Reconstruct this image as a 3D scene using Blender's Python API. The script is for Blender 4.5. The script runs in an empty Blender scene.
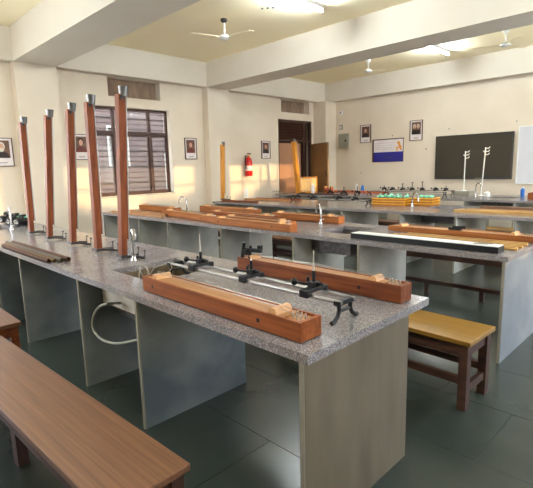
import bpy, bmesh, math, random
from mathutils import Vector, Matrix
random.seed(7)
S = bpy.context.scene
C = S.collection
PI = math.pi
R = math.radians

# ------------------------------------------------------------------ camera
cam_data = bpy.data.cameras.new('camera')
cam = bpy.data.objects.new('camera', cam_data)
C.objects.link(cam)
right = Vector((0.70846386, 0.70529106, -0.02536712))
up = Vector((-0.09904887, 0.1349538, 0.98588883))
fwd = Vector((-0.69876197, 0.69595402, -0.16546817))
m = Matrix((right, up, -fwd)).transposed().to_4x4()
m.translation = Vector((0, 0, 1.55))
cam.matrix_world = m
cam_data.sensor_fit = 'HORIZONTAL'
cam_data.sensor_width = 36.0
cam_data.lens = 450.63 / 533 * 36
cam_data.clip_start = 0.05
S.camera = cam

# ------------------------------------------------------------------ view, world, sun
S.view_settings.view_transform = 'Standard'
S.view_settings.look = 'None'
S.view_settings.gamma = 1
S.view_settings.use_curve_mapping = False
S.view_settings.exposure = 0.95
S.cycles.use_denoising = True
S.cycles.max_bounces = 10
S.cycles.diffuse_bounces = 6
S.cycles.sample_clamp_indirect = 6

world = bpy.data.worlds.new('world')
S.world = world
world.use_nodes = True
wn = world.node_tree
bg = wn.nodes['Background']
# even pale sky: slightly warmer low down, bluer overhead
SUN_ELEV = 6.2
tcw = wn.nodes.new('ShaderNodeTexCoord')
sepw = wn.nodes.new('ShaderNodeSeparateXYZ')
rmp = wn.nodes.new('ShaderNodeValToRGB')
rmp.color_ramp.elements[0].position = 0.0
rmp.color_ramp.elements[0].color = (0.86, 0.84, 0.80, 1)
rmp.color_ramp.elements[1].position = 0.6
rmp.color_ramp.elements[1].color = (0.50, 0.66, 0.95, 1)
wn.links.new(tcw.outputs['Generated'], sepw.inputs[0])
wn.links.new(sepw.outputs['Z'], rmp.inputs[0])
wn.links.new(rmp.outputs[0], bg.inputs[0])
bg.inputs[1].default_value = 9.5

sl = bpy.data.lights.new('sun', 'SUN')
sl.energy = 2.0
sl.color = (1.0, 0.66, 0.30)
sl.angle = R(0.6)
so = bpy.data.objects.new('sun', sl)
C.objects.link(so)
sd = Vector((-math.cos(R(SUN_ELEV)), -0.02, -math.sin(R(SUN_ELEV))))
so.rotation_euler = sd.to_track_quat('-Z', 'Y').to_euler()
so.location = (6, 5, 6)

# light portals in the openings of the right-hand wall (they emit nothing of their own)
XR = 1.9
for (y0, y1) in ((2.0, 2.65), (3.62, 6.85), (7.72, 11.1)):
    pl = bpy.data.lights.new('portal', 'AREA')
    pl.shape = 'RECTANGLE'
    pl.size = 1.85
    pl.size_y = y1 - y0
    pl.cycles.is_portal = True
    po = bpy.data.objects.new('portal', pl)
    C.objects.link(po)
    po.location = (XR + 0.02, (y0 + y1) / 2, 1.97)
    po.rotation_euler = (0, R(90), 0)
for (loc, rot, sx, sy) in (((-9.07, -0.1, 1.97), (0, R(-90), 0), 1.85, 3.0), ((-6.2, -2.62, 1.97), (R(90), 0, 0), 2.4, 1.85)):
    pl = bpy.data.lights.new('portal', 'AREA')
    pl.shape = 'RECTANGLE'
    pl.size = sx
    pl.size_y = sy
    pl.cycles.is_portal = True
    po = bpy.data.objects.new('portal', pl)
    C.objects.link(po)
    po.location = loc
    po.rotation_euler = rot

# ------------------------------------------------------------------ materials
MATS = {}


def mat(name, col, rough=0.6, metal=0.0, col2=None, scale=8.0, detail=3.0, stretch=None, bump=0.0,
        lo=0.35, hi=0.65, spec=0.5, coat=0.0, trans=0.0, kind='noise', coord='Object', ior=1.45):
    if name in MATS:
        return MATS[name]
    mt = bpy.data.materials.new(name)
    mt.use_nodes = True
    nt = mt.node_tree
    b = nt.nodes['Principled BSDF']
    b.inputs['Roughness'].default_value = rough
    b.inputs['Metallic'].default_value = metal
    b.inputs['Specular IOR Level'].default_value = spec
    b.inputs['Coat Weight'].default_value = coat
    b.inputs['Transmission Weight'].default_value = trans
    b.inputs['IOR'].default_value = ior
    if col2 is None:
        col2 = tuple(c * 0.9 for c in col)
    tc = nt.nodes.new('ShaderNodeTexCoord')
    mp = nt.nodes.new('ShaderNodeMapping')
    if coord == 'World':
        geo = nt.nodes.new('ShaderNodeNewGeometry')
        nt.links.new(geo.outputs['Position'], mp.inputs[0])
    else:
        nt.links.new(tc.outputs[coord], mp.inputs[0])
    if stretch:
        mp.inputs['Scale'].default_value = stretch
    if kind == 'noise':
        t = nt.nodes.new('ShaderNodeTexNoise')
        t.inputs['Scale'].default_value = scale
        t.inputs['Detail'].default_value = detail
        out = t.outputs[0]
    elif kind == 'voronoi':
        t = nt.nodes.new('ShaderNodeTexVoronoi')
        t.inputs['Scale'].default_value = scale
        out = t.outputs['Color']
    nt.links.new(mp.outputs[0], t.inputs['Vector'])
    r = nt.nodes.new('ShaderNodeValToRGB')
    r.color_ramp.elements[0].position = lo
    r.color_ramp.elements[1].position = hi
    r.color_ramp.elements[0].color = (*col, 1)
    r.color_ramp.elements[1].color = (*col2, 1)
    nt.links.new(out, r.inputs[0])
    nt.links.new(r.outputs[0], b.inputs['Base Color'])
    if bump:
        bp = nt.nodes.new('ShaderNodeBump')
        bp.inputs['Strength'].default_value = bump
        bp.inputs['Distance'].default_value = 0.01
        nt.links.new(out, bp.inputs['Height'])
        nt.links.new(bp.outputs[0], b.inputs['Normal'])
    MATS[name] = mt
    return mt


def srgb(r, g, b):
    def f(c):
        c /= 255
        return c / 12.92 if c <= 0.04045 else ((c + 0.055) / 1.055) ** 2.4
    return (f(r), f(g), f(b))


wall_m = mat('cream_wall_paint', srgb(222, 209, 190), 0.75, col2=srgb(216, 202, 182), scale=1.3, spec=0.25)
ceil_m = mat('ceiling_paint', srgb(255, 243, 208), 0.8, col2=srgb(253, 239, 202), scale=0.8, spec=0.2)
beam_m = mat('beam_paint', srgb(218, 209, 194), 0.7, col2=srgb(213, 203, 187), scale=0.9, spec=0.25)
niche_m = mat('ventilator_board', srgb(150, 126, 106), 0.8, col2=srgb(126, 104, 88), scale=3, stretch=(1, 3, 1))
floor_m = mat('kota_stone', srgb(56, 62, 54), 0.26, col2=srgb(44, 51, 45), scale=1.6, detail=6, bump=0.0, coord='World')
joint_m = mat('floor_joint', srgb(84, 88, 80), 0.7, scale=20)
slate_m = mat('slate_panel_stone', srgb(124, 128, 124), 0.40, col2=srgb(84, 92, 94), scale=1.7, detail=10, stretch=(1, 1, 1.3), lo=0.38, hi=0.62, bump=0.02)
endslate_m = mat('light_slate_panel_stone', srgb(142, 142, 138), 0.40, col2=srgb(110, 114, 116), scale=1.7, detail=10, stretch=(1, 1, 1.3), lo=0.38, hi=0.62)
darkgranite_m = mat('dark_grey_sink_stone', srgb(112, 106, 106), 0.5, col2=srgb(82, 78, 78), scale=30)
paleslate_m = mat('pale_grey_panel_stone', srgb(206, 204, 192), 0.5, col2=srgb(168, 168, 160), scale=1.9, detail=9, lo=0.38, hi=0.62)
marble_m = mat('marble_panel_stone', srgb(112, 102, 82), 0.38, col2=srgb(94, 84, 66), scale=2.2, detail=9, stretch=(1, 3, 0.6), bump=0.02)
edge_m = mat('panel_edge_cement', srgb(136, 130, 114), 0.7, scale=10)


def granite():
    mt = bpy.data.materials.new('grey_pink_granite')
    mt.use_nodes = True
    nt = mt.node_tree
    b = nt.nodes['Principled BSDF']
    b.inputs['Roughness'].default_value = 0.2
    tc = nt.nodes.new('ShaderNodeTexCoord')
    v = nt.nodes.new('ShaderNodeTexVoronoi')
    v.inputs['Scale'].default_value = 230
    nt.links.new(tc.outputs['Object'], v.inputs['Vector'])
    sp = nt.nodes.new('ShaderNodeSeparateColor')
    nt.links.new(v.outputs['Color'], sp.inputs[0])
    r = nt.nodes.new('ShaderNodeValToRGB')
    cr = r.color_ramp
    cr.interpolation = 'CONSTANT'
    cr.elements[0].position = 0
    cr.elements[0].color = (*srgb(126, 120, 118), 1)
    cr.elements[1].position = 0.16
    cr.elements[1].color = (*srgb(146, 140, 140), 1)
    for p, c in ((0.45, srgb(170, 165, 163)), (0.7, srgb(184, 168, 162)), (0.88, srgb(204, 202, 200))):
        e = cr.elements.new(p)
        e.color = (*c, 1)
    nt.links.new(sp.outputs[0], r.inputs[0])
    n = nt.nodes.new('ShaderNodeTexNoise')
    n.inputs['Scale'].default_value = 5
    n.inputs['Detail'].default_value = 5
    nt.links.new(tc.outputs['Object'], n.inputs['Vector'])
    mx = nt.nodes.new('ShaderNodeMix')
    mx.data_type = 'RGBA'
    mx.blend_type = 'MULTIPLY'
    mx.inputs[0].default_value = 0.5
    nt.links.new(r.outputs[0], mx.inputs[6])
    nt.links.new(n.outputs[0], mx.inputs[7])
    mm = nt.nodes.new('ShaderNodeHueSaturation')
    mm.inputs['Value'].default_value = 0.80
    nt.links.new(mx.outputs[2], mm.inputs['Color'])
    nt.links.new(mm.outputs[0], b.inputs['Base Color'])
    MATS['granite'] = mt
    return mt


granite_m = granite()
laminate_m = mat('brown_laminate', srgb(124, 86, 58), 0.33, col2=srgb(98, 64, 42), scale=3.5, detail=8, stretch=(0.5, 22, 22), lo=0.3, hi=0.7)
redwood_m = mat('red_brown_wood', srgb(130, 70, 34), 0.5, spec=0.25, col2=srgb(94, 48, 28), scale=4.0, detail=5, stretch=(0.8, 9, 9))
darkwood_m = mat('dark_brown_wood', srgb(74, 46, 32), 0.5, col2=srgb(52, 31, 22), scale=4.0, detail=5, stretch=(1, 6, 6))
standwood_m = mat('stand_board_wood', srgb(136, 72, 36), 0.55, spec=0.25, col2=srgb(106, 52, 26), scale=4.0, detail=5, stretch=(9, 9, 0.8))
yellowwood_m = mat('yellow_varnished_wood', srgb(146, 108, 40), 0.38, col2=srgb(126, 90, 30), scale=3.0, detail=5, stretch=(0.8, 10, 10))
palewood_m = mat('pale_wood', srgb(178, 130, 82), 0.5, col2=srgb(146, 98, 56), scale=4.0, detail=4, stretch=(0.8, 12, 12))
boxwood_m = mat('orange_brown_wood', srgb(146, 80, 34), 0.5, spec=0.25, col2=srgb(118, 60, 25), scale=3.5, detail=5, stretch=(0.7, 10, 10))
tanbox_m = mat('tan_box_wood', srgb(160, 98, 48), 0.5, spec=0.25, col2=srgb(132, 74, 32), scale=3.5, detail=5, stretch=(0.7, 10, 10))
goldwood_m = mat('golden_wood', srgb(206, 140, 44), 0.4, col2=srgb(180, 112, 30), scale=4.0, detail=5, stretch=(9, 9, 0.8))
stick_m = mat('metre_stick_wood', srgb(190, 150, 84), 0.5, col2=srgb(168, 124, 62), scale=5.0, stretch=(0.8, 10, 10))
tanleaf_m = mat('tan_door_board', srgb(178, 134, 104), 0.5, col2=srgb(166, 122, 92), scale=1.5, stretch=(1, 1, 0.4))
oliveleaf_m = mat('olive_brown_door_board', srgb(140, 108, 70), 0.5, col2=srgb(126, 96, 60), scale=1.5, stretch=(1, 1, 0.4))
winframe_m = mat('dark_brown_window_frame', srgb(74, 48, 38), 0.5, scale=6)
black_m = mat('black_enamel', (0.009, 0.009, 0.010), 0.42, spec=0.3, scale=6)
iron_m = mat('dark_cast_iron', (0.03, 0.024, 0.022), 0.5, scale=12)
chrome_m = mat('chrome', (0.5, 0.5, 0.5), 0.2, 1.0, scale=6)
pin_m = mat('bright_pin_steel', (0.7, 0.68, 0.62), 0.3, 0.8, scale=10)
steel_m = mat('steel_rod', (0.33, 0.32, 0.30), 0.34, 1.0, scale=6)
darksteel_m = mat('brushed_dark_steel', (0.35, 0.34, 0.32), 0.35, 1.0, scale=20)
brass_m = mat('brass', (0.62, 0.42, 0.14), 0.3, 1.0, scale=6)
white_m = mat('white_plastic', srgb(230, 230, 224), 0.4, scale=6)
offwhite_m = mat('white_card', srgb(228, 218, 216), 0.6, scale=3)
cement_m = mat('white_cement_sink', srgb(200, 196, 184), 0.7, col2=srgb(170, 164, 150), scale=6, detail=5)
sinkin_m = mat('brown_sink_lining', srgb(118, 100, 74), 0.45, col2=srgb(86, 74, 56), scale=7, detail=5)
grey_m = mat('grey_painted_steel', srgb(150, 146, 130), 0.5, scale=6)
screen_m = mat('tv_screen_glass', (0.032, 0.024, 0.012), 0.32, scale=2, spec=0.22)
tvframe_m = mat('tv_frame_black', (0.01, 0.01, 0.01), 0.35, scale=5)
board_m = mat('whiteboard_surface', srgb(206, 206, 212), 0.3, scale=2)
red_m = mat('extinguisher_red', srgb(204, 34, 24), 0.3, scale=5)
blue_m = mat('poster_blue', srgb(26, 28, 130), 0.5, scale=3)
mustard_m = mat('poster_emblem_yellow', srgb(226, 172, 60), 0.5, scale=30, col2=srgb(208, 120, 60))
faint_m = mat('faint_print', srgb(196, 184, 196), 0.6, scale=20)
green_m = mat('green_glassware', srgb(104, 196, 160), 0.3, col2=srgb(150, 222, 190), scale=30)
traywood_m = mat('yellow_tray', srgb(230, 178, 40), 0.45, col2=srgb(206, 150, 26), scale=8)
bluep_m = mat('blue_plastic', srgb(48, 110, 190), 0.35, scale=8)
orangep_m = mat('orange_copper', srgb(190, 96, 56), 0.4, scale=10)
skin_m = mat('print_face_tone', srgb(206, 158, 132), 0.6, scale=30, col2=srgb(180, 128, 104))
sepia_m = mat('print_backdrop', srgb(120, 88, 68), 0.6, scale=15, col2=srgb(96, 68, 54))
coat_m = mat('print_dark_coat', srgb(50, 36, 34), 0.6, scale=15)
redcoat_m = mat('print_red_brown', srgb(110, 50, 40), 0.6, scale=15)
hairw_m = mat('print_grey_hair', srgb(206, 196, 180), 0.6, scale=25)
pframe_m = mat('thin_picture_frame', srgb(84, 62, 50), 0.4, scale=6)
outwall_m = mat('neighbour_building_render', srgb(108, 84, 72), 0.8, col2=srgb(84, 64, 56), scale=1.2, detail=5)
outlight_m = mat('neighbour_pale_render', srgb(190, 178, 160), 0.8, scale=2)
outdark_m = mat('neighbour_window_dark', srgb(60, 52, 50), 0.3, scale=2)
ground_m = mat('pale_bounce_ground', srgb(236, 226, 206), 0.9, scale=0.5)  # unseen ground, paled to bounce more daylight up to the ceiling
leaf_m = mat('hedge_leaves', srgb(60, 84, 40), 0.7, col2=srgb(36, 56, 26), scale=9)
bluewhite_m = mat('pale_cable', srgb(150, 144, 126), 0.5, scale=8)
hose_m = mat('white_drain_hose', srgb(140, 140, 124), 0.45, scale=8)


def glass_mat(name, tint=(1, 1, 1), rough=0.02, w=0.12):
    mt = bpy.data.materials.new(name)
    mt.use_nodes = True
    nt = mt.node_tree
    b = nt.nodes['Principled BSDF']
    out = nt.nodes['Material Output']
    b.inputs['Base Color'].default_value = (0.8, 0.8, 0.8, 1)
    b.inputs['Roughness'].default_value = rough
    b.inputs['Specular IOR Level'].default_value = 1.0
    tr = nt.nodes.new('ShaderNodeBsdfTransparent')
    tr.inputs[0].default_value = (*tint, 1)
    mx = nt.nodes.new('ShaderNodeMixShader')
    mx.inputs[0].default_value = w
    nt.links.new(tr.outputs[0], mx.inputs[1])
    nt.links.new(b.outputs[0], mx.inputs[2])
    nt.links.new(mx.outputs[0], out.inputs[0])
    return mt


glass_m = glass_mat('window_glass', (0.96, 0.97, 0.96), 0.03, 0.08)
tube_m = glass_mat('clear_glass_tube', (0.9, 0.92, 0.9), 0.05, 0.35)
case_m = glass_mat('case_glass', (1.0, 0.96, 0.85), 0.05, 0.12)


def emit(name, col, st):
    mt = bpy.data.materials.new(name)
    mt.use_nodes = True
    b = mt.node_tree.nodes['Principled BSDF']
    b.inputs['Base Color'].default_value = (*col, 1)
    b.inputs['Emission Color'].default_value = (*col, 1)
    b.inputs['Emission Strength'].default_value = st
    return mt


lamp_m = emit('tube_light_glow', (0.86, 0.95, 1.0), 230.0)


# ------------------------------------------------------------------ helpers
class MB:
    """collects shapes, links them as one mesh object"""

    def __init__(self):
        self.bm = bmesh.new()

    def _hull(self, vs, fs):
        v = [self.bm.verts.new(p) for p in vs]
        for f in fs:
            try:
                self.bm.faces.new([v[i] for i in f])
            except ValueError:
                pass

    def box(self, x0, x1, y0, y1, z0, z1, M=None):
        vs = [Vector(p) for p in ((x0, y0, z0), (x1, y0, z0), (x1, y1, z0), (x0, y1, z0),
                                  (x0, y0, z1), (x1, y0, z1), (x1, y1, z1), (x0, y1, z1))]
        if M:
            vs = [M @ v for v in vs]
        self._hull(vs, ((0, 3, 2, 1), (4, 5, 6, 7), (0, 1, 5, 4), (1, 2, 6, 5), (2, 3, 7, 6), (3, 0, 4, 7)))
        return self

    def cbox(self, cx, cy, cz, sx, sy, sz, M=None):
        return self.box(cx - sx / 2, cx + sx / 2, cy - sy / 2, cy + sy / 2, cz - sz / 2, cz + sz / 2, M)

    def tube(self, pts, r, n=8, r2=None, cap=True):
        pts = [Vector(p) for p in pts]
        rings = []
        k = len(pts)
        prev = None
        for i, p in enumerate(pts):
            a = pts[max(i - 1, 0)]
            b = pts[min(i + 1, k - 1)]
            d = (b - a).normalized()
            ref = prev if prev is not None else (Vector((0, 0, 1)) if abs(d.z) < 0.9 else Vector((1, 0, 0)))
            u = d.cross(ref)
            if u.length < 1e-4:
                u = d.cross(Vector((0, 1, 0)))
            u.normalize()
            w = u.cross(d).normalized()
            prev = w
            rr = r if r2 is None else r + (r2 - r) * i / (k - 1)
            rings.append([self.bm.verts.new(p + (u * math.cos(2 * PI * j / n) + w * math.sin(2 * PI * j / n)) * rr) for j in range(n)])
        for i in range(k - 1):
            for j in range(n):
                self.bm.faces.new((rings[i][j], rings[i][(j + 1) % n], rings[i + 1][(j + 1) % n], rings[i + 1][j]))
        if cap:
            self.bm.faces.new(rings[0][::-1])
            self.bm.faces.new(rings[-1])
        return self

    def lathe(self, prof, n=16, at=(0, 0, 0)):
        at = Vector(at)
        rings = []
        for (r, z) in prof:
            if r < 1e-5:
                rings.append([self.bm.verts.new(at + Vector((0, 0, z)))])
            else:
                rings.append([self.bm.verts.new(at + Vector((r * math.cos(2 * PI * j / n), r * math.sin(2 * PI * j / n), z))) for j in range(n)])
        for a, b in zip(rings, rings[1:]):
            for j in range(n):
                q = [a[j % len(a)], a[(j + 1) % len(a)], b[(j + 1) % len(b)], b[j % len(b)]]
                q2 = []
                for v in q:
                    if v not in q2:
                        q2.append(v)
                if len(q2) > 2:
                    self.bm.faces.new(q2)
        return self

    def ellip(self, c, rx, ry, rz, n=12, k=8):
        prof = [(math.sin(PI * i / k), -math.cos(PI * i / k)) for i in range(k + 1)]
        s = len(self.bm.verts)
        self.lathe([(max(a, 0), b) for a, b in prof], n)
        self.bm.verts.ensure_lookup_table()
        for v in self.bm.verts[s:]:
            v.co = Vector((v.co.x * rx + c[0], v.co.y * ry + c[1], v.co.z * rz + c[2]))
        return self

    def poly(self, pts, axis_off):
        """a flat polygon extruded by the vector axis_off"""
        o = Vector(axis_off)
        a = [self.bm.verts.new(Vector(p)) for p in pts]
        b = [self.bm.verts.new(Vector(p) + o) for p in pts]
        n = len(a)
        self.bm.faces.new(a)
        self.bm.faces.new(b[::-1])
        for i in range(n):
            self.bm.faces.new((a[i], b[i], b[(i + 1) % n], a[(i + 1) % n]))
        return self

    def build(self, name, m, parent=None, loc=None, smooth=False, bevel=0.0):
        bm = self.bm
        bmesh.ops.recalc_face_normals(bm, faces=bm.faces)
        if smooth:
            for f in bm.faces:
                f.smooth = True
            for e in bm.edges:
                if len(e.link_faces) == 2 and e.calc_face_angle(0) > R(40):
                    e.smooth = False
        me = bpy.data.meshes.new(name)
        bm.to_mesh(me)
        bm.free()
        me.materials.append(m)
        o = bpy.data.objects.new(name, me)
        C.objects.link(o)
        if parent:
            o.parent = parent
        if loc:
            o.location = loc
        if bevel:
            bv = o.modifiers.new('bevel', 'BEVEL')
            bv.width = bevel
            bv.segments = 2
            bv.limit_method = 'ANGLE'
        return o


def thing(name, label, cat, loc=(0, 0, 0), rz=0.0, group=None, rot=None):
    o = bpy.data.objects.new(name, None)
    o.empty_display_size = 0.1
    C.objects.link(o)
    o.location = loc
    o.rotation_euler = rot if rot else (0, 0, rz)
    return tag(o, label, cat, group)


def tag(o, label, cat, group=None, kind=None):
    o['label'] = label
    o['category'] = cat
    if group:
        o['group'] = group
    if kind:
        o['kind'] = kind
    return o


def struct(name, mb, m, label=None, **k):
    o = mb.build(name, m, **k)
    o['kind'] = 'structure'
    if label:
        o['label'] = label
    return o


def children(o):
    return list(o.children)


def copy_tree(o, parent=None):
    c = o.copy()
    C.objects.link(c)
    c.parent = parent
    for ch in children(o):
        copy_tree(ch, c)
    return c


def cells(mb, u0, u1, z0, z1, holes, f):
    """fill the rectangle u,z minus holes with boxes through f(u0,u1,z0,z1)"""
    us = sorted({u0, u1, *[h[0] for h in holes], *[h[1] for h in holes]})
    for a, b in zip(us, us[1:]):
        if b <= u0 or a >= u1:
            continue
        hs = sorted([(h[2], h[3]) for h in holes if h[0] <= a + 1e-6 and h[1] >= b - 1e-6])
        z = z0
        for (p, q) in hs:
            if p > z + 1e-6:
                f(a, b, z, p)
            z = q
        if z < z1 - 1e-6:
            f(a, b, z, z1)


# ------------------------------------------------------------------ room shell
XW, YW, ZC, ZB = -9.05, 11.7, 4.05, 3.49
YF = -2.6
TH = 0.28

# floor: mortar bed plus stone slabs
fl = struct('floor', MB().box(XW - TH, XR + TH, YF - TH, YW + TH, -0.12, -0.006), joint_m, 'dark green stone slab floor with thin joints')
tw, td = 0.92, 0.61
slab_meshes = []
for v in range(5):
    mb = MB()
    mb.box(0.002, tw - 0.002, 0.002, td - 0.002, -0.02, 0.0)
    o = mb.build('stone_slab', floor_m)
    slab_meshes.append(o.data)
    bpy.data.objects.remove(o)
stuff_mb = MB()
nslab = 0
cand = []
y = YF
j = 0
while y < YW - 0.05:
    x = XW - (0.46 if j % 2 else 0)
    while x < XR:
        cx, cy = x + tw / 2, y + td / 2
        d = Vector((cx, cy, -1.55))
        cz = d.dot(fwd)
        vis = False
        if cz > 0.3:
            px = 266.5 + 450.6 * d.dot(right) / cz
            py = 244 - 450.6 * d.dot(up) / cz
            vis = -60 < px < 593 and -60 < py < 560
        cand.append((0 if vis else 1, d.length, x, y))
        x += tw
    y += td
    j += 1
cand.sort()
for k, (nv, dist, x, y) in enumerate(cand):
    x1 = min(x + tw, XR)
    x0 = max(x, XW)
    if x1 - x0 < 0.03:
        continue
    y1 = min(y + td, YW)
    full = (x0 == x and x1 == x + tw and y1 == y + td)
    if nslab < 290 and nv == 0:
        if full:
            o = bpy.data.objects.new('stone_slab', random.choice(slab_meshes))
            C.objects.link(o)
            o.parent = fl
            o.location = (x, y, random.uniform(-0.0008, 0.0))
        else:
            MB().box(x0 + 0.002, x1 - 0.002, y + 0.002, y1 - 0.002, -0.02, 0).build('stone_slab', floor_m, fl)
        nslab += 1
    else:
        stuff_mb.box(x0 + 0.002, x1 - 0.002, y + 0.002, y1 - 0.002, -0.02, 0)
st = stuff_mb.build('stone_slab_remainder', floor_m, fl)
st['kind'] = 'stuff'

struct('ceiling', MB().box(XW - TH, XR + TH, YF - TH, YW + TH, ZC, ZC + 0.15), ceil_m, 'flat cream ceiling between deep beams')

# window wall (left in the picture)
WIN = (4.22, 6.0, 1.055, 2.9)
WIN0 = (-1.6, 1.4, 1.05, 2.9)
VENT1 = (4.55, 5.78, 3.10, 3.48)
VENT2 = (9.74, 10.98, 3.13, 3.48)
DOOR = (9.6, 11.1, 0.0, 2.93)
mb = MB()
cells(mb, YF, YW, 0, ZC, [WIN, WIN0, VENT1, VENT2, DOOR], lambda a, b, c, d: mb.box(XW - TH, XW, a, b, c, d))
struct('wall_left', mb, wall_m, 'cream wall with brown window, ventilators and doorway')
mb = MB().box(XW - TH, XR + TH, YW, YW + TH, 0, ZC)
struct('wall_back', mb, wall_m, 'cream wall carrying the large screen')
RW = [(2.0, 2.65, 1.05, 2.9), (3.62, 6.85, 1.05, 2.9), (7.72, 11.1, 1.05, 2.9)]
mb = MB()
cells(mb, YF, YW, 0, ZC, RW, lambda a, b, c, d: mb.box(XR, XR + TH, a, b, c, d))
struct('wall_right', mb, wall_m)
mb = MB()
cells(mb, XW - TH, XR + TH, 0, ZC, [(-7.4, -5.0, 1.05, 2.9)], lambda a, b, c, d: mb.box(a, b, YF - TH, YF, c, d))
struct('wall_front', mb, wall_m)

# beams and columns
FX, FY = -8.84, 11.5
struct('trim_1', MB().box(FX, XR, 2.75, 3.48, ZB, ZC), beam_m, 'broad cream ceiling beam nearest the camera')
struct('trim_2', MB().box(FX, XR, 6.95, 7.62, ZB, ZC), beam_m, 'cream ceiling beam across the middle of the room')
struct('trim_3', MB().box(XW, XR, FY, YW, ZB, ZC), beam_m, 'cream beam along the top of the screen wall')
struct('trim_4', MB().box(XW, FX, YF, FY, ZB, ZC), beam_m, 'cream beam along the top of the window wall')
struct('trim_5', MB().box(XW, FX, 2.75, 3.48, 0, ZB), wall_m, 'cream column left of the window')
struct('trim_6', MB().box(XW, FX, 6.95, 7.62, 0, ZB), wall_m, 'cream column between window and doorway')
struct('trim_7', MB().box(XW, -8.57, 11.18 + 0.0, YW, 0, ZB, None), wall_m, 'cream corner column')
struct('trim_8', MB().box(XR - 0.3, XR, YF, FY, ZB, ZC), beam_m)
for k, (a, b) in enumerate(((2.75, 3.48), (6.95, 7.62))):
    struct('trim_%d' % (9 + k), MB().box(XR - 0.2, XR, a, b, 0, ZB), wall_m)

# ventilator boards set back in their niches
for k, v in enumerate((VENT1, VENT2)):
    o = MB().box(XW - 0.22, XW - 0.18, v[0], v[1], v[2], v[3]).build('ventilator_board', niche_m)
    tag(o, ('brown board closing the ventilator niche above the barred window' if k == 0 else
            'brown board closing the ventilator niche above the doorway'), 'ventilator', 'boarded ventilators under the beam')

# window_1 : brown steel frame, grille bars, panes
w1 = bpy.data.objects.new('window_1', None)
C.objects.link(w1)
w1['kind'] = 'structure'
w1['label'] = 'brown framed window with horizontal grille bars'
x0 = XW - 0.16
ya, yb, za, zb = WIN
ms = (4.68, 5.53)
zt = 2.38
mb = MB()
for (a, b, c, d) in ((ya, ya + 0.05, za, zb), (yb - 0.05, yb, za, zb), (ya, yb, za, za + 0.05), (ya, yb, zb - 0.06, zb)):
    mb.box(x0 - 0.03, x0 + 0.03, a, b, c, d)
mb.build('window_frame', winframe_m, w1)
for q in ms:
    MB().box(x0 - 0.03, x0 + 0.03, q - 0.03, q + 0.03, za + 0.05, zb - 0.06).build('mullion', winframe_m, w1)
MB().box(x0 - 0.028, x0 + 0.034, ya + 0.05, yb - 0.05, zt - 0.035, zt + 0.035).build('transom', winframe_m, w1)
z = za + 0.14
while z < zb - 0.08:
    if abs(z - zt) > 0.05:
        MB().tube([(x0 + 0.0, ya + 0.05, z), (x0 + 0.0, yb - 0.05, z)], 0.006, 6).build('grille_bar', winframe_m, w1)
    z += 0.115
bays = [(ya + 0.05, ms[0] - 0.04), (ms[0] + 0.04, ms[1] - 0.04), (ms[1] + 0.04, yb - 0.05)]
for (a, b) in bays:
    for (c, d) in ((za + 0.05, zt - 0.035), (zt + 0.035, zb - 0.06)):
        MB().box(x0 - 0.022, x0 - 0.016, a, b, c, d).build('pane', glass_m, w1)
# inner casement stiles of the lower lights
for (a, b) in bays:
    mb = MB()
    for (p, q, c, d) in ((a, a + 0.018, za + 0.05, zt - 0.035), (b - 0.018, b, za + 0.05, zt - 0.035),
                         (a + 0.018, b - 0.018, za + 0.05, za + 0.07), (a + 0.018, b - 0.018, zt - 0.075, zt - 0.035)):
        mb.box(x0 - 0.014, x0 + 0.012, p, q, c, d)
    mb.build('casement_frame', darkwood_m, w1)
MB().box(XW - 0.13, XW + 0.015, ya - 0.02, yb + 0.02, za - 0.035, za).build('window_sill', cement_m, w1)

# right-hand windows (behind the photographer's right shoulder), they let the low sun in
for k, (a, b, c, d) in enumerate(RW):
    w = bpy.data.objects.new('window_%d' % (k + 2), None)
    C.objects.link(w)
    w['kind'] = 'structure'
    mb = MB()
    xx = XR + 0.14
    mb.box(xx - 0.03, xx + 0.03, a, a + 0.05, c, d).box(xx - 0.03, xx + 0.03, b - 0.05, b, c, d)
    mb.box(xx - 0.03, xx + 0.03, a, b, c, c + 0.05).box(xx - 0.03, xx + 0.03, a, b, d - 0.05, d)
    mb.build('window_frame', winframe_m, w)
    n = max(1, round((b - a) / 0.62))
    for q in range(1, n):
        yy = a + (b - a) * q / n
        MB().box(xx - 0.025, xx + 0.025, yy - 0.03, yy + 0.03, c, d).build('mullion', winframe_m, w)
    MB().box(xx - 0.02, xx + 0.02, a, b, 2.38, 2.43).build('transom', winframe_m, w)

# doorway
dr = bpy.data.objects.new('door_1', None)
C.objects.link(dr)
dr['kind'] = 'structure'
dr['label'] = 'doorway with slatted transom and two leaves'
ya, yb, za, zb = DOOR
xf = XW - 0.05
mb = MB()
mb.box(xf - 0.06, xf + 0.03, ya, ya + 0.05, 0, zb).box(xf - 0.06, xf + 0.03, yb - 0.05, yb, 0, zb)
mb.box(xf - 0.06, xf + 0.03, ya, yb, zb - 0.07, zb).box(xf - 0.06, xf + 0.03, ya, yb, 2.31, 2.37)
mb.build('door_frame', winframe_m, dr)
MB().box(xf - 0.05, xf + 0.03, 10.72, 10.80, 0, zb - 0.07).build('door_post', winframe_m, dr)
z = 2.39
while z < zb - 0.1:
    M = Matrix.Translation((xf - 0.02, 0, z)) @ Matrix.Rotation(R(35), 4, 'Y')
    MB().box(-0.008, 0.008, ya + 0.05, yb - 0.3, -0.045, 0.045, M).build('slat', darkwood_m, dr)
    z += 0.085
MB().box(xf - 0.02, xf + 0.02, ya + 0.05, 10.60, 0.03, 2.26).build('door_leaf', tanleaf_m, dr)
MB().box(xf - 0.20, xf - 0.17, ya, yb, 0.0, zb).build('corridor_dark_board', darkwood_m, dr)  # added dark board, its colour stands for the unlit corridor behind the gap
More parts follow.
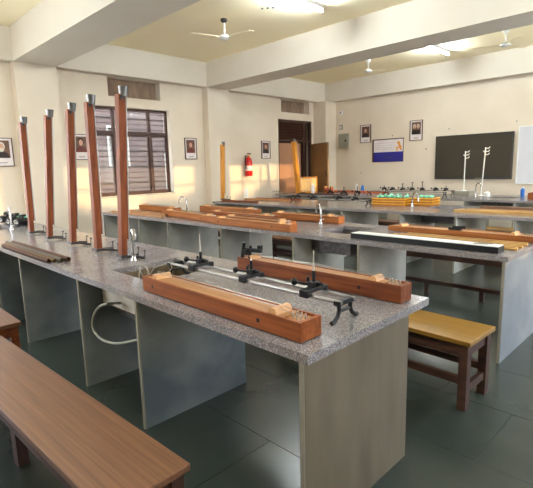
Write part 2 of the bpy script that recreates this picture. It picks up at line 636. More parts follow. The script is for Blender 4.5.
MB().tube([(xf + 0.02, ya + 0.12, 1.25), (xf + 0.06, ya + 0.12, 1.25), (xf + 0.06, ya + 0.12, 1.05), (xf + 0.02, ya + 0.12, 1.05)], 0.008).build('door_handle', steel_m, dr)
ang = R(66)
M = Matrix.Translation((-8.93, 10.93, 0)) @ Matrix.Rotation(-PI / 2 + ang, 4, 'Z')
lf = MB().box(0, 1.06, -0.018, 0.018, 0.03, 2.24, M).build('door_leaf', oliveleaf_m, dr)
M2 = M @ Matrix.Translation((0.98, -0.02, 1.35))
MB().box(-0.02, 0.02, -0.012, 0.0, -0.09, 0.09, M2).build('door_handle', iron_m, lf)

# outside: ground, neighbour building seen through the barred window, hedge on the sunny side
ob = MB().box(-60, 60, -50, 60, -0.5, -0.3).build('ground', ground_m)
ob['kind'] = 'structure'
nb = thing('building', 'pinkish brown neighbouring building seen through the barred window', 'building', (-11.4, 6, -0.3))
mb = MB()
holes = [(-0.35, 0.15, 2.0, 3.0), (-3.4, -2.8, 1.6, 2.9), (1.35, 1.85, 1.2, 2.3)]
cells(mb, -3.6, 16, 0, 14, holes, lambda a, b, c, d: mb.box(-0.3, 0.0, a, b, c, d))
mb.build('wall', outwall_m, nb)
MB().box(-0.45, -0.3, -3.6, 16, 0, 14).build('back_wall', outlight_m, nb)
for (a, b, c, d) in holes:
    f = MB().box(-0.05, 0.02, a - 0.05, a, c, d).box(-0.05, 0.02, b, b + 0.05, c, d).box(-0.05, 0.02, a - 0.05, b + 0.05, d, d + 0.05).build('window', outlight_m, nb)
    MB().box(-0.16, -0.15, a, b, c, d).build('pane', glass_m, f)
z = 0.3
while z < 6.8:
    MB().box(0.0, 0.015, -3.6, 8, z, z + 0.03).build('ledge', outdark_m, nb)
    z += 0.42
mb = MB()
random.seed(3)
for q in range(1100):
    yy = random.uniform(-1.0, 14)
    top = 3.50 + 0.18 * math.sin(yy * 2.1) + 0.12 * math.sin(yy * 5.3 + 1)
    zz = random.uniform(-0.3, top) if q % 3 else random.uniform(top - 0.4, top)
    s_ = random.uniform(0.14, 0.26)
    xx = 16.0 + random.uniform(-0.5, 0.5)
    mb.ellip((xx, yy, zz), s_, s_, s_ * 0.8, 6, 4)
hg = mb.build('hedge', leaf_m)
tag(hg, 'clipped green hedge outside the right-hand windows', 'hedge', kind='stuff')

# ------------------------------------------------------------------ laboratory benches
T = 0.85


def gooseneck(parent, x, y, h=0.25, reach=0.12, ang=0.0, r=0.011, mm=None):
    """a tap rising from the worktop"""
    mm = mm or chrome_m
    ca, sa = math.cos(ang), math.sin(ang)
    z0 = T
    tp = MB().lathe([(0.026, 0), (0.026, 0.012), (0.016, 0.03), (r * 1.15, 0.06)], 14, (x, y, z0)).build('tap', mm, parent, smooth=True)
    pts = [(x, y, z0 + 0.05), (x, y, z0 + h - reach / 2)]
    for k in range(1, 9):
        a = PI * k / 8
        u = reach / 2 - reach / 2 * math.cos(a)
        pts.append((x + u * ca, y + u * sa, z0 + h - reach / 2 + reach / 2 * math.sin(a)))
    pts.append((x + reach * ca, y + reach * sa, z0 + h - reach / 2 - 0.035))
    MB().tube(pts, r, 10).build('spout', mm, tp, smooth=True)
    MB().tube([(x, y, z0 + 0.05), (x + 0.04 * sa, y - 0.04 * ca, z0 + 0.055)], 0.008, 8).build('tap_lever', mm, tp, smooth=True)
    return tp


def lab_bench(label, x0, x1, y0, y1, panels, sinks, end_mat, setback=0.17, lining=None, inner_mat=None):
    inner_mat = inner_mat or paleslate_m
    b = thing('lab_bench', label, 'lab bench', (0, 0, 0), 0, 'stone laboratory benches')
    mb = MB()
    holes = [(s[0], s[1], s[2], s[3]) for s in sinks]
    cells(mb, x0, x1, y0, y1, holes, lambda a, c, d, e: mb.box(a, c, d, e, T - 0.04, T))
    bm = mb.bm
    bmesh.ops.remove_doubles(bm, verts=bm.verts, dist=0.0001)
    mb.build('worktop', granite_m, b)
    for k, px in enumerate(panels):
        last = k == len(panels) - 1
        y2 = y1 - setback
        mm = end_mat if last else inner_mat
        MB().box(px - 0.024, px, y0 + 0.012, y2, 0, T - 0.04).build('side_panel', mm, b)
        MB().box(px - 0.022, px - 0.002, y0 + 0.002, y0 + 0.012, 0, T - 0.04).build('panel_edging', edge_m, b)

    for (a, c, d, e, dep) in sinks:
        mb = MB()
        t = 0.025
        z0, z1 = T - dep, T - 0.041
        mb.box(a - t, a, d - t, e + t, z0, z1).box(c, c + t, d - t, e + t, z0, z1)
        mb.box(a, c, d - t, d, z0, z1).box(a, c, e, e + t, z0, z1).box(a - t, c + t, d - t, e + t, z0 - t, z0)
        sk = mb.build('sink', lining or cement_m, b)
        MB().lathe([(0.0, 0.004), (0.03, 0.004), (0.032, 0.0)], 14, ((a + c) / 2, (d + e) / 2, z0)).build('drain', steel_m, sk)
    return b


b1 = lab_bench('front granite-topped lab bench carrying five tall wooden tube stands', -7.8, -1.035, 1.235, 2.24,
               [-7.6, -6.3, -5.2, -4.41, -3.14, -2.326, -1.06],
               [(-3.07, -2.52, 1.46, 2.0, 0.24), (-7.3, -6.6, 1.5, 1.85, 0.24)], marble_m, lining=sinkin_m, inner_mat=slate_m)
gooseneck(b1, -3.24, 1.735, 0.25, 0.07, R(-15), 0.017)
gooseneck(b1, -6.42, 1.76, 0.28, 0.14, R(170), 0.012)
b2 = lab_bench('second lab bench with slate partitions, long black instrument case on top', -7.8, -1.06, 3.6, 4.7,
               [-7.7, -6.48, -5.65, -4.43, -3.2, -2.37, -1.08],
               [(-3.14, -2.68, 3.9, 4.44, 0.2)], endslate_m, lining=darkgranite_m)
gooseneck(b2, -3.47, 4.42, 0.24, 0.15, R(150), 0.011)
gooseneck(b2, -6.39, 4.47, 0.26, 0.16, R(200), 0.012)
b3 = lab_bench('third lab bench from the front with yellow trays on it', -8.0, -0.9, 6.3, 7.65,
               [-7.9, -6.7, -5.5, -4.5, -3.41, -2.56, -1.8, -1.0],
               [(-3.35, -2.85, 6.95, 7.4, 0.2)], slate_m, lining=darkgranite_m)
gooseneck(b3, -3.66, 7.16, 0.25, 0.24, R(-40), 0.012)
b4 = lab_bench('rear lab bench below the large dark screen', -8.7, -0.9, 9.06, 10.6,
               [-8.5, -7.2, -6.0, -4.9, -3.52, -2.63, -1.8, -1.0],
               [(-3.35, -2.80, 9.6, 10.05, 0.2)], endslate_m, lining=darkgranite_m)
gooseneck(b4, -3.62, 9.85, 0.29, 0.22, R(-40), 0.013)

# bracket and hose under the first sink
br = MB()
for zz in (0.60, 0.54):
    br.box(-3.08, -2.40, 1.48, 1.51, zz, zz + 0.03).box(-3.08, -2.40, 1.48, 1.50, zz - 0.02, zz)
for xx in (-2.95, -2.7, -2.5):
    br.box(xx, xx + 0.02, 1.48, 1.95, 0.575, 0.595)
br.build('sink_bracket', darksteel_m, b1)
hose_pts = [(-2.798, 1.28, 0.69), (-2.925, 1.28, 0.643), (-3.018, 1.28, 0.566), (-3.059, 1.28, 0.483), (-3.014, 1.28, 0.427), (-2.894, 1.28, 0.41), (-2.73, 1.28, 0.432), (-2.574, 1.28, 0.481), (-2.428, 1.28, 0.535)]
hp = [Vector(p) for p in [(-2.84, 1.40, 0.66)] + hose_pts + [(-2.40, 1.29, 0.545)]]
hs = []
for i in range(len(hp) - 1):
    p0, p1, p2, p3 = hp[max(i - 1, 0)], hp[i], hp[i + 1], hp[min(i + 2, len(hp) - 1)]
    for q in range(4):
        u = q / 4
        hs.append(0.5 * ((2 * p1) + (p2 - p0) * u + (2 * p0 - 5 * p1 + 4 * p2 - p3) * u * u + (3 * p1 - p0 - 3 * p2 + p3) * u * u * u))
MB().tube(hs + [hp[-1]], 0.009, 8).build('drain_hose', hose_m, b1, smooth=True)
MB().box(-3.11, -2.50, 1.395, 1.433, 0.62, 0.809).build('sink_apron', cement_m, b1)


# ------------------------------------------------------------------ seats
def bench_seat(label, L, W, h, top_m, leg_m, loc, rz=0.0, group='wooden bench seats', leg_in=0.06, overhang=0.02, th=0.03, sz=0.165, sides=(-1, 1), mid=None):
    """origin at the right-hand end middle, seat runs towards -X"""
    t = thing('bench_seat', label, 'bench', loc, rz, group)
    MB().box(-L, 0, -W / 2, W / 2, h - th, h).build('seat', top_m, t, bevel=0.004)
    o = overhang
    lw = 0.055
    zt = h - th
    ap = 0.085
    mb = MB()
    mb.box(-L + o + lw, -o - lw, -W / 2 + o + 0.008, -W / 2 + o + 0.034, zt - ap, zt)
    mb.build('apron', leg_m, t)
    MB().box(-L + o + lw, -o - lw, W / 2 - o - 0.034, W / 2 - o - 0.008, zt - ap, zt).build('apron', leg_m, t)
    for xx in (-o - lw, -L + o):
        MB().box(xx + 0.014, xx + lw - 0.014, -W / 2 + o + lw, W / 2 - o - lw, zt - ap, zt).build('end_apron', leg_m, t)
        MB().box(xx + 0.012, xx + lw - 0.012, -W / 2 + o + lw, W / 2 - o - lw, 0.11, 0.16).build('end_stretcher', leg_m, t)
        for s in (-1, 1):
            yy = s * (W / 2 - o - lw / 2)
            MB().box(xx, xx + lw, yy - lw / 2, yy + lw / 2, 0, zt).build('leg', leg_m, t)
    for s in sides:
        yy = s * (W / 2 - o - lw / 2)
        MB().box(-L + o + lw, -o - lw, yy - 0.014, yy + 0.014, sz, sz + 0.05).build('stretcher', leg_m, t)
    if mid:
        for q in mid:
            MB().box(q - lw / 2, q + lw / 2, -W / 2 + o, -W / 2 + o + lw, 0, zt).build('leg', leg_m, t)
    elif L > 1.9:
        MB().box(-1.27, -1.27 + 0.07, -0.075, -0.02, 0, zt).build('leg', leg_m, t)
    return t


bench_seat('near brown laminate bench seat crossing the lower left corner', 2.13, 0.345, 0.45, laminate_m, darkwood_m,
           (-1.315, 0.705, 0), R(2.2), sides=())
bench_seat('short visible end of a red-brown bench seat at the left frame edge', 1.9, 0.33, 0.45, laminate_m, redwood_m,
           (-3.655, 0.825, 0), R(0), sides=())
bench_seat('yellow-topped bench seat with dark legs behind the marble end panel', 1.7, 0.40, 0.47, yellowwood_m, darkwood_m,
           (-0.97, 2.90, 0), R(-2))
bench_seat('dark bench seat seen through the right bay of the second lab bench', 1.85, 0.24, 0.50, laminate_m, darkwood_m,
           (-1.10, 5.45, 0), R(1), sides=())
bench_seat('dark bench seat seen through the middle bays of the second lab bench', 1.35, 0.34, 0.45, laminate_m, darkwood_m,
           (-3.95, 5.30, 0), R(0))
bench_seat('bench seat seen through the left bays of the second lab bench', 1.75, 0.34, 0.45, laminate_m, darkwood_m,
           (-6.0, 5.30, 0), R(0))
bench_seat('orange-brown bench seat seen below the yellow trays under the third lab bench', 1.8, 0.34, 0.45, laminate_m, darkwood_m,
           (-3.95, 8.1, 0), R(0))
bench_seat('yellow bench seat seen through the right end of the third lab bench', 1.8, 0.36, 0.45, yellowwood_m, darkwood_m,
           (-1.2, 8.1, 0), R(0))


t = thing('foot_rail', 'low dark foot rail on short legs seen under the second lab bench', 'foot rail', (-2.0, 5.16, 0), 0)
MB().box(-0.95, 0.86, -0.02, 0.02, 0.12, 0.165).build('rail', darkwood_m, t)
for q in (-0.42, 0.23, 0.82, -0.92):
    MB().box(q - 0.025, q + 0.025, -0.02, 0.02, 0, 0.12).build('leg', darkwood_m, t)


# ------------------------------------------------------------------ tall tube stands
def tube_stand(label, x, y, z, h, lean, group, wood, k=1.0, cupm=None):
    """lean: metres by which the top leans to the right as seen from the camera side"""
    a = lean / h * 0.707
    t = thing('tube_stand', label, 'laboratory stand', (x, y, z), 0, group, rot=(-a, a, 0))
    MB().box(-0.032 * k, 0.030 * k, -0.024 * k, 0.024 * k, 0.03, h - 0.06).build('board', wood, t, bevel=0.002)
    MB().box(0.004, 0.029 * k, 0.024 * k, 0.044 * k, 0.16, h - 0.07).build('back_board', wood, t)
    MB().tube([(0.034 * k, 0.038 * k, 0.14), (0.034 * k, 0.038 * k, h - 0.05)], 0.005, 8).build('glass_tube', tube_m, t, smooth=True)
    cup = MB().lathe([(0.0, h - 0.075), (0.030, h - 0.075), (0.039, h), (0.035, h), (0.027, h - 0.06), (0.0, h - 0.06)], 18,
                     (0.02, 0.022, 0)).build('metal_cup', cupm or cup_m, t, smooth=True)
    MB().box(-0.02, 0.045, -0.012, 0.012, h - 0.1, h - 0.076).build('cup_clamp', iron_m, cup)
    # iron foot with levelling screws
    mb = MB()
    mb.box(-0.045, 0.04, -0.035, 0.035, 0.010, 0.035)
    arms = ((R(38), 0.185), (R(92), 0.14))
    for (q, L) in arms:
        mb.tube([(0.0, 0, 0.022), (0.5 * L * math.cos(q), 0.5 * L * math.sin(q), 0.024), (L * math.cos(q), L * math.sin(q), 0.018)], 0.011, 6)
    mb.build('iron_foot', iron_m, t)
    for (q, L) in arms:
        px, py = L * math.cos(q), L * math.sin(q)
        zz = a * (px + py) + 0.001
        MB().tube([(px, py, zz), (px, py, 0.075)], 0.004, 6).lathe([(0, 0.07), (0.011, 0.072), (0.011, 0.082), (0, 0.084)], 10, (px, py, 0)).build('levelling_screw', iron_m, t)
    return t


cup_m = mat('dull_grey_metal', (0.16, 0.16, 0.16), 0.35, 0.9, scale=15)
ST = [(-5.74, 1.78, 0.025, 'leftmost of five tall wooden tube stands on front bench'),
      (-5.04, 1.735, 0.11, 'second from left of the tall wooden tube stands on front bench'),
      (-4.45, 1.745, 0.087, 'third and middle tall wooden tube stand on front bench'),
      (-3.87, 1.735, 0.02, 'fourth tall wooden tube stand, leaning left, on front bench'),
      (-3.39, 1.72, 0.075, 'nearest tall wooden tube stand, just behind the chrome sink tap')]
for (x, y, ln, lab) in ST:
    tube_stand(lab, x, y, T, 1.35, ln, 'tall wooden tube stands', standwood_m)
tube_stand('golden wooden tube stand at left end of the third lab bench', -8.13, 6.70, T, 1.32, 0.04, 'golden tube stands', goldwood_m, 1.25)
tube_stand('golden-brown leaning tube stand in front of the doorway', -7.97, 9.20, T, 1.44, -0.12, 'golden tube stands', goldwood_m, 1.7)


# ------------------------------------------------------------------ sonometer boxes
bridge_m = mat('bridge_wood', srgb(206, 156, 104), 0.5, scale=8)


def sonometer(label, xa, ya, xb, yb, w=0.13, h=0.085, z=T, side=None, top=None, group='long wooden sonometer boxes', hole=True, bridge=(0.10, 0.95)):
    """front edge runs from (xa,ya) to (xb,yb)"""
    L = math.hypot(xb - xa, yb - ya)
    a = math.atan2(yb - ya, xb - xa)
    t = thing('sonometer', label, 'sonometer', (xa, ya, z), a, group)
    side = side or boxwood_m
    top = top or palewood_m
    mb = MB()
    mb.box(0, L, 0, 0.012, 0.004, h).box(0, L, w - 0.012, w, 0.004, h)
    mb.box(0, 0.02, 0.012, w - 0.012, 0.004, h).box(L - 0.02, L, 0.012, w - 0.012, 0.004, h)
    mb.box(0.05, L - 0.1, 0.01, w - 0.01, 0.0, 0.008)
    mb.build('box_sides', side, t, bevel=0.0015)
    MB().box(0.02, L - 0.11, 0.012, w - 0.012, h - 0.022, h - 0.004).build('soundboard', top, t)
    MB().box(L - 0.11, L - 0.02, 0.012, w - 0.012, h - 0.035, h - 0.012).build('pin_block', palewood_m, t)
    for k, f in enumerate(bridge):
        xx = f * (L - 0.12)
        MB().poly([(xx - 0.028, 0.016, h - 0.004), (xx + 0.028, 0.016, h - 0.004), (xx + 0.016, 0.016, h + 0.022), (xx - 0.008, 0.016, h + 0.022)], (0, w - 0.032, 0)).build('bridge', bridge_m, t)
    for k in range(2):
        yy = w * (0.38 + 0.24 * k)
        MB().tube([(0.03, yy, h + 0.004), (bridge[0] * (L - 0.12), yy, h + 0.023), (bridge[1] * (L - 0.12), yy, h + 0.023), (L - 0.06, yy, h + 0.0)], 0.0018, 4).build('wire', steel_m, t)
        for dx in (0.04, 0.065, 0.09):
            MB().tube([(L - dx, yy + 0.2 * (dx - 0.06), h - 0.012), (L - dx, yy + 0.2 * (dx - 0.06), h + 0.012)], 0.004, 6).build('tuning_pin', pin_m, t)
    if hole:
        for f in (0.09, 0.80):
            MB().box(L * f - 0.009, L * f + 0.009, -0.0015, 0.004, h * 0.5 - 0.009, h * 0.5 + 0.009).build('sound_hole', black_m, t)
    return t


sonometer('front sonometer box at the near edge of the front bench', -2.367, 1.312, -1.125, 1.300, 0.132, 0.088)
sonometer('sonometer box along the rear edge of the front bench', -2.33, 2.03, -1.085, 2.03, 0.11, 0.095, side=redwood_m)
sonometer('left sonometer box on the second bench ending beside a black clip', -6.3, 3.93, -4.73, 3.71, 0.13, 0.085, side=tanbox_m)
sonometer('sonometer box at the front edge of the second bench, left of centre', -4.66, 3.65, -3.27, 3.62, 0.12, 0.085, side=tanbox_m)
sonometer('strung sonometer box directly behind the front-edge one on the second bench', -4.70, 3.86, -3.45, 3.81, 0.12, 0.085, side=tanbox_m)
sonometer('sonometer box at the rear left of the second bench', -6.15, 4.56, -4.75, 4.52, 0.12, 0.11, side=tanbox_m)
sonometer('sonometer box just left of the tap on the second bench', -4.40, 4.50, -3.26, 4.50, 0.13, 0.09, side=tanbox_m)
sonometer('dark strung sonometer box behind the rear left one on the second bench', -5.3, 4.10, -3.95, 4.06, 0.12, 0.10)
sonometer('wide flat sonometer box at the rear right of the second bench', -2.50, 4.36, -1.08, 4.34, 0.17, 0.055, hole=False, side=tanbox_m)
sonometer('sonometer box at the left edge of the second bench with a peg on top', -7.6, 4.25, -6.35, 4.20, 0.13, 0.09, side=tanbox_m)


def plank(name, label, xa, ya, xb, yb, w, h, m, cat, group, z=T):
    L = math.hypot(xb - xa, yb - ya)
    a = math.atan2(yb - ya, xb - xa)
    o = MB().box(0, L, 0, w, 0, h).build(name, m, loc=(xa, ya, z + 0.0005), bevel=0.001)
    o.rotation_euler = (0, 0, a)
    return tag(o, label, cat, group)


# metre sticks on the right of the second bench
for k in range(6):
    y0 = 3.90 + k * 0.068
    plank('metre_stick', ['first', 'second', 'third', 'fourth', 'fifth', 'last'][k] + ' yellow metre stick, counted from the black instrument case, on second bench',
          -2.30 + 0.04 * (k % 3), y0 + (0.01 if k % 2 else 0), -1.09 - 0.02 * (k % 2), y0, 0.027, 0.014, stick_m, 'metre stick', 'metre sticks on the second bench')
for k, (xa, ya, xb, yb, lab) in enumerate(((-7.55, 3.68, -6.0, 3.72, 'pale wooden rod at front left edge of second bench'),
                                          (-7.5, 3.78, -6.1, 3.84, 'pale wooden rod behind the front-edge rod at the left of second bench'),
                                          (-7.6, 3.93, -6.45, 3.97, 'rearmost pale rod of the three lying at left of second bench'))):
    plank('wooden_rod', lab, xa, ya, xb, yb, 0.05, 0.03, palewood_m, 'rod', 'wooden rods on the second bench')
for k, (xa, ya, xb, yb, w, mm, lab) in enumerate(((-2.72, 6.60, -1.0, 6.62, 0.05, stick_m, 'front yellow wooden rod at right end of third bench'),
                                                 (-2.70, 6.72, -1.0, 6.74, 0.05, stick_m, 'second yellow wooden rod at right end of third bench'),
                                                 (-2.62, 6.84, -1.0, 6.86, 0.05, palewood_m, 'third pale wooden rod at right end of third bench'),
                                                 (-2.55, 7.15, -1.0, 7.15, 0.12, laminate_m, 'wide reddish plank behind the yellow rods on third bench'),
                                                 (-7.8, 6.40, -6.75, 6.45, 0.08, redwood_m, 'dark red rod at the foot of the golden stand on third bench'),
                                                 (-7.7, 6.98, -6.2, 7.02, 0.07, palewood_m, 'pale rod behind the golden stand on third bench'),
                                                 (-7.6, 7.25, -6.3, 7.30, 0.08, boxwood_m, 'rear brown rod at left end of third bench'))):
    plank('wooden_rod', lab, xa, ya, xb, yb, w, 0.035 if k != 3 else 0.05, mm, 'rod', 'wooden rods on the third bench')

# bundle of tubes at the near left edge of the front bench
tubea_m = mat('dull_brown_tube', srgb(84, 58, 40), 0.8, 0.0, spec=0.15, scale=20)
tubeb_m = mat('dull_brass_tube', srgb(110, 84, 52), 0.75, 0.0, spec=0.15, scale=20)
tubec_m = mat('grey_brown_tube', srgb(96, 84, 68), 0.75, 0.0, spec=0.15, scale=20)
BT = [(-4.93, 1.255, -3.72, 1.255, 0.016, tubea_m, 'front brown tube of the bundle at the near left bench edge'),
      (-5.0, 1.295, -3.70, 1.295, 0.014, tubeb_m, 'second, brassy tube of the bundle at the near left bench edge'),
      (-5.1, 1.335, -3.66, 1.335, 0.018, tubec_m, 'third, dark steel tube of the bundle at the near left bench edge'),
      (-5.05, 1.378, -3.64, 1.380, 0.020, tubea_m, 'rear thickest tube of the bundle at the near left bench edge')]
for (xa, ya, xb, yb, r, mm, lab) in BT:
    o = MB()
    n = 14
    ring = []
    for (p, q, rr) in ((xa, ya, r), (xb, yb, r), (xb, yb, r * 0.75), (xa, ya, r * 0.75)):
        ring.append([o.bm.verts.new((p, q + rr * math.cos(2 * PI * j / n), T + r + 0.0008 + rr * math.sin(2 * PI * j / n))) for j in range(n)])
    for i in range(4):
        for j in range(n):
            o.bm.faces.new((ring[i][j], ring[i][(j + 1) % n], ring[(i + 1) % 4][(j + 1) % n], ring[(i + 1) % 4][j]))
    tag(o.build('metal_tube', mm, smooth=True), lab, 'tube', 'tubes bundled on the front bench')

# long black instrument case with white top
t = thing('instrument_case', 'long black case with white top on the right half of second bench', 'case', (-2.52, 3.68, T), R(0))
MB().box(0, 1.36, 0, 0.14, 0, 0.05).build('case_base', black_m, t, bevel=0.002)
MB().box(0.006, 1.354, 0.006, 0.134, 0.05, 0.055).build('case_lid', white_m, t)
MB().box(1.18, 1.26, 0.06, 0.10, 0.0555, 0.062).tube([(1.16, 0.04, 0.06), (1.29, 0.10, 0.06)], 0.004, 6).build('latch', darksteel_m, t)
o = MB().box(-1.86, -1.74, 4.40, 4.44, T + 0.056, T + 0.08).tube([(-1.82, 4.41, T + 0.085), (-1.70, 4.42, T + 0.085)], 0.012, 8).build('clip', black_m)
tag(o, 'small black clip lying on the wide flat sonometer box', 'clip')


# ------------------------------------------------------------------ optical benches
def optical_bench(label, xa, xb, yc, z=T, gap=0.10, group='optical benches'):
    t = thing('optical_bench', label, 'optical bench', (xa, yc, z), 0, group)
    L = xb - xa
    hz = 0.10
    for s in (-1, 1):
        MB().tube([(0, s * gap / 2, hz), (L, s * gap / 2, hz)], 0.009, 10).build('rail', steel_m, t, smooth=True)
    for xx in (0.02, L - 0.02):
        mb = MB()
        mb.cbox(xx, 0, hz - 0.005, 0.03, gap + 0.03, 0.02)
        for s in (-1, 1):
            mb.tube([(xx, s * gap / 2, hz + 0.005), (xx, s * gap * 0.42, hz * 0.6), (xx, s * gap * 0.55, hz * 0.32), (xx, s * gap * 0.82, 0.012), (xx + 0.0, s * gap * 1.0, 0.012)], 0.0105, 8)
        mb.tube([(xx, -gap * 0.42, hz * 0.55), (xx, gap * 0.42, hz * 0.55)], 0.008, 6)
        mb.build('end_leg', black_m, t, smooth=True)
    return t


def carriage(label, x, y, z=T + 0.1, pin=0.10, group='black optical carriages', post=0.09, scale=1.0, rz=0.0, lens=False):
    """sits over the rails; origin at rail centre height"""
    t = thing('optical_carriage', label, 'carriage', (x, y, z), rz, group)
    s = scale
    mb = MB()
    mb.cbox(0, 0, 0.022 * s, 0.05 * s, 0.142 * s, 0.016 * s)
    mb.cbox(0, -0.072 * s, 0.010 * s, 0.05 * s, 0.018 * s, 0.035 * s).cbox(0, 0.072 * s, 0.010 * s, 0.05 * s, 0.02 * s, 0.035 * s)
    mb.cbox(0, 0, 0.042 * s, 0.035 * s, 0.05 * s, 0.03 * s).tube([(-0.045 * s, 0.01, 0.045 * s), (0.05 * s, 0.01, 0.045 * s)], 0.010 * s, 8).tube([(-0.045 * s, 0.01, 0.03 * s), (-0.045 * s, 0.01, 0.07 * s)], 0.008 * s, 8)
    mb.build('saddle', black_m, t, bevel=0.002)
    MB().tube([(0, 0, 0.04 * s), (0, 0, (0.05 + post) * s)], 0.009 * s, 10).build('post', black_m, t, smooth=True)
    MB().tube([(-0.02 * s, -0.02 * s, 0.045 * s), (-0.075 * s, -0.045 * s, 0.05 * s)], 0.005 * s, 6).ellip((-0.082 * s, -0.05 * s, 0.052 * s), 0.018 * s, 0.018 * s, 0.018 * s).build('knob', black_m, t, smooth=True)
    if lens:
        MB().lathe([(0.03 * s, 0.05 * s + post), (0.03 * s, 0.06 * s + post)], 12).lathe([(0.0, 0.05 * s + post), (0.03 * s, 0.05 * s + post), (0.03 * s, 0.062 * s + post), (0, 0.062 * s + post)], 12).build('holder_disc', black_m, t)
    else:
        MB().tube([(0, 0, (0.05 + post) * s), (0, 0, (0.05 + post + pin) * s)], 0.005 * s, 6, 0.002 * s).build('pin', pin_m, t)
    return t


optical_bench('optical bench between two sonometer boxes on the front bench', -2.53, -1.14, 1.65)
carriage('left black carriage with upright pin on front optical bench', -2.24, 1.65, pin=0.11, post=0.05)
carriage('middle black carriage with plain post on front optical bench', -1.78, 1.65, pin=0.01, post=0.06, scale=0.95)
carriage('right black carriage with tall pin on front optical bench', -1.34, 1.65, pin=0.10, post=0.06)
o = thing('spare_clamp', 'black clamp with two pins leaning by the rear sonometer box', 'clamp', (-2.22, 2.13, T + 0.182), R(10))
MB().cbox(0, -0.06, -0.03, 0.13, 0.03, 0.025).cbox(-0.05, -0.07, -0.045, 0.03, 0.04, 0.035).cbox(0.05, -0.05, -0.01, 0.025, 0.03, 0.03).tube([(-0.09, -0.07, -0.09), (-0.07, -0.07, 0.02)], 0.012, 8).tube([(-0.02, -0.08, -0.098), (-0.02, -0.06, 0.0)], 0.01, 8).build('clamp_body', black_m, o)
for dx in (-0.02, 0.06):
    MB().tube([(dx, -0.055, 0.0), (dx - 0.005, -0.055, 0.115)], 0.003, 6).build('pin', steel_m, o)

optical_bench('optical bench on the third lab bench, left of the yellow trays', -6.1, -4.3, 6.85, group='optical benches')
for k, (x, pin, lab) in enumerate(((-5.95, 0.0, 'at its left end'), (-5.55, 0.02, 'a third of the way along it'), (-4.95, 0.03, 'right of its middle'), (-4.6, 0.01, 'near its right end'))):
    carriage('black carriage on the third-bench optical bench, ' + lab, x, 6.85, pin=pin + 0.01, post=0.03 + 0.01 * k)
optical_bench('front optical bench on the rear lab bench', -6.0, -4.1, 9.5)
optical_bench('rear optical bench on the rear lab bench', -5.9, -4.2, 10.15)
for k, (x, y, pst, ln, lab) in enumerate(((-5.95, 10.15, 0.06, False, 'leftmost black carriage on the rear bench below the poster'),
                                       (-5.72, 10.15, 0.02, False, 'low black carriage, second from left on rear bench'),
                                       (-5.45, 10.15, 0.09, True, 'black carriage with small disc, third from left on rear bench'),
                                       (-5.20, 10.15, 0.12, True, 'black carriage with small disc, fourth from left on rear bench'),
                                       (-4.95, 10.15, 0.14, True, 'tallest black carriage with disc on rear bench'),
                                       (-4.62, 10.15, 0.04, False, 'squat black carriage right of the discs on rear bench'),
                                       (-4.38, 10.15, 0.06, False, 'pinned black carriage nearest the grey box on rear bench'))):
    carriage(lab, x, y, post=pst, pin=0.05, lens=ln, group='carriages on the rear bench')
for k, (x, y, lab) in enumerate(((-7.25, 9.65, 'leftmost black clamp standing near the glowing glass case'),
                                 (-6.75, 9.55, 'middle black clamp between glass case and rear optical bench'),
                                 (-6.45, 9.70, 'right black clamp between glass case and rear optical bench'))):
    carriage(lab, x, y, z=T + 0.011, post=0.09, pin=0.03, scale=1.3, group='loose clamps on the rear bench')
tag(MB().box(0, 1.5, 0, 0.09, 0, 0.03).build('wooden_rod', darkwood_m, loc=(-7.9, 9.15, T + 0.0005)), 'dark rod at front left edge of the rear bench', 'rod')

# cable tangle at the sink of the front bench
mb = MB()
random.seed(11)
for k in range(7):
    pts = []
    r0 = random.uniform(0.03, 0.08)
    cx, cy = -2.62 + random.uniform(-0.16, 0.14), 1.54 + random.uniform(-0.03, 0.06)
    ph = random.uniform(0, 6)
    for q in range(17):
        a = 2 * PI * q / 16 * 1.0 + ph
        pts.append((cx + r0 * math.cos(a) * 1.2, cy + r0 * 0.6 * math.sin(a), T - 0.03 + 0.05 * (1 + math.sin(a * 1 + k)) * (0.5 + 0.07 * k)))
    mb.tube(pts, 0.0026, 5)
mb.tube([(-2.50, 1.54, T + 0.005), (-2.46, 1.58, T + 0.08), (-2.55, 1.62, T + 0.10), (-2.68, 1.58, T + 0.05), (-2.75, 1.55, T - 0.05), (-2.8, 1.6, T - 0.18)], 0.0035, 6)
tag(mb.build('cable_tangle', bluewhite_m, smooth=True), 'tangle of thin pale wires spilling over the front sink', 'cable')
t = thing('rubber_bung', 'small black plug among the pale wires at the front sink', 'plug', (-2.46, 1.50, T))
MB().lathe([(0, 0), (0.02, 0), (0.026, 0.04), (0, 0.045)], 12).build('plug_body', black_m, t, smooth=True)
MB().tube([(0, 0, 0.04), (0.01, 0.01, 0.07)], 0.004, 6).build('plug_stem', steel_m, t)

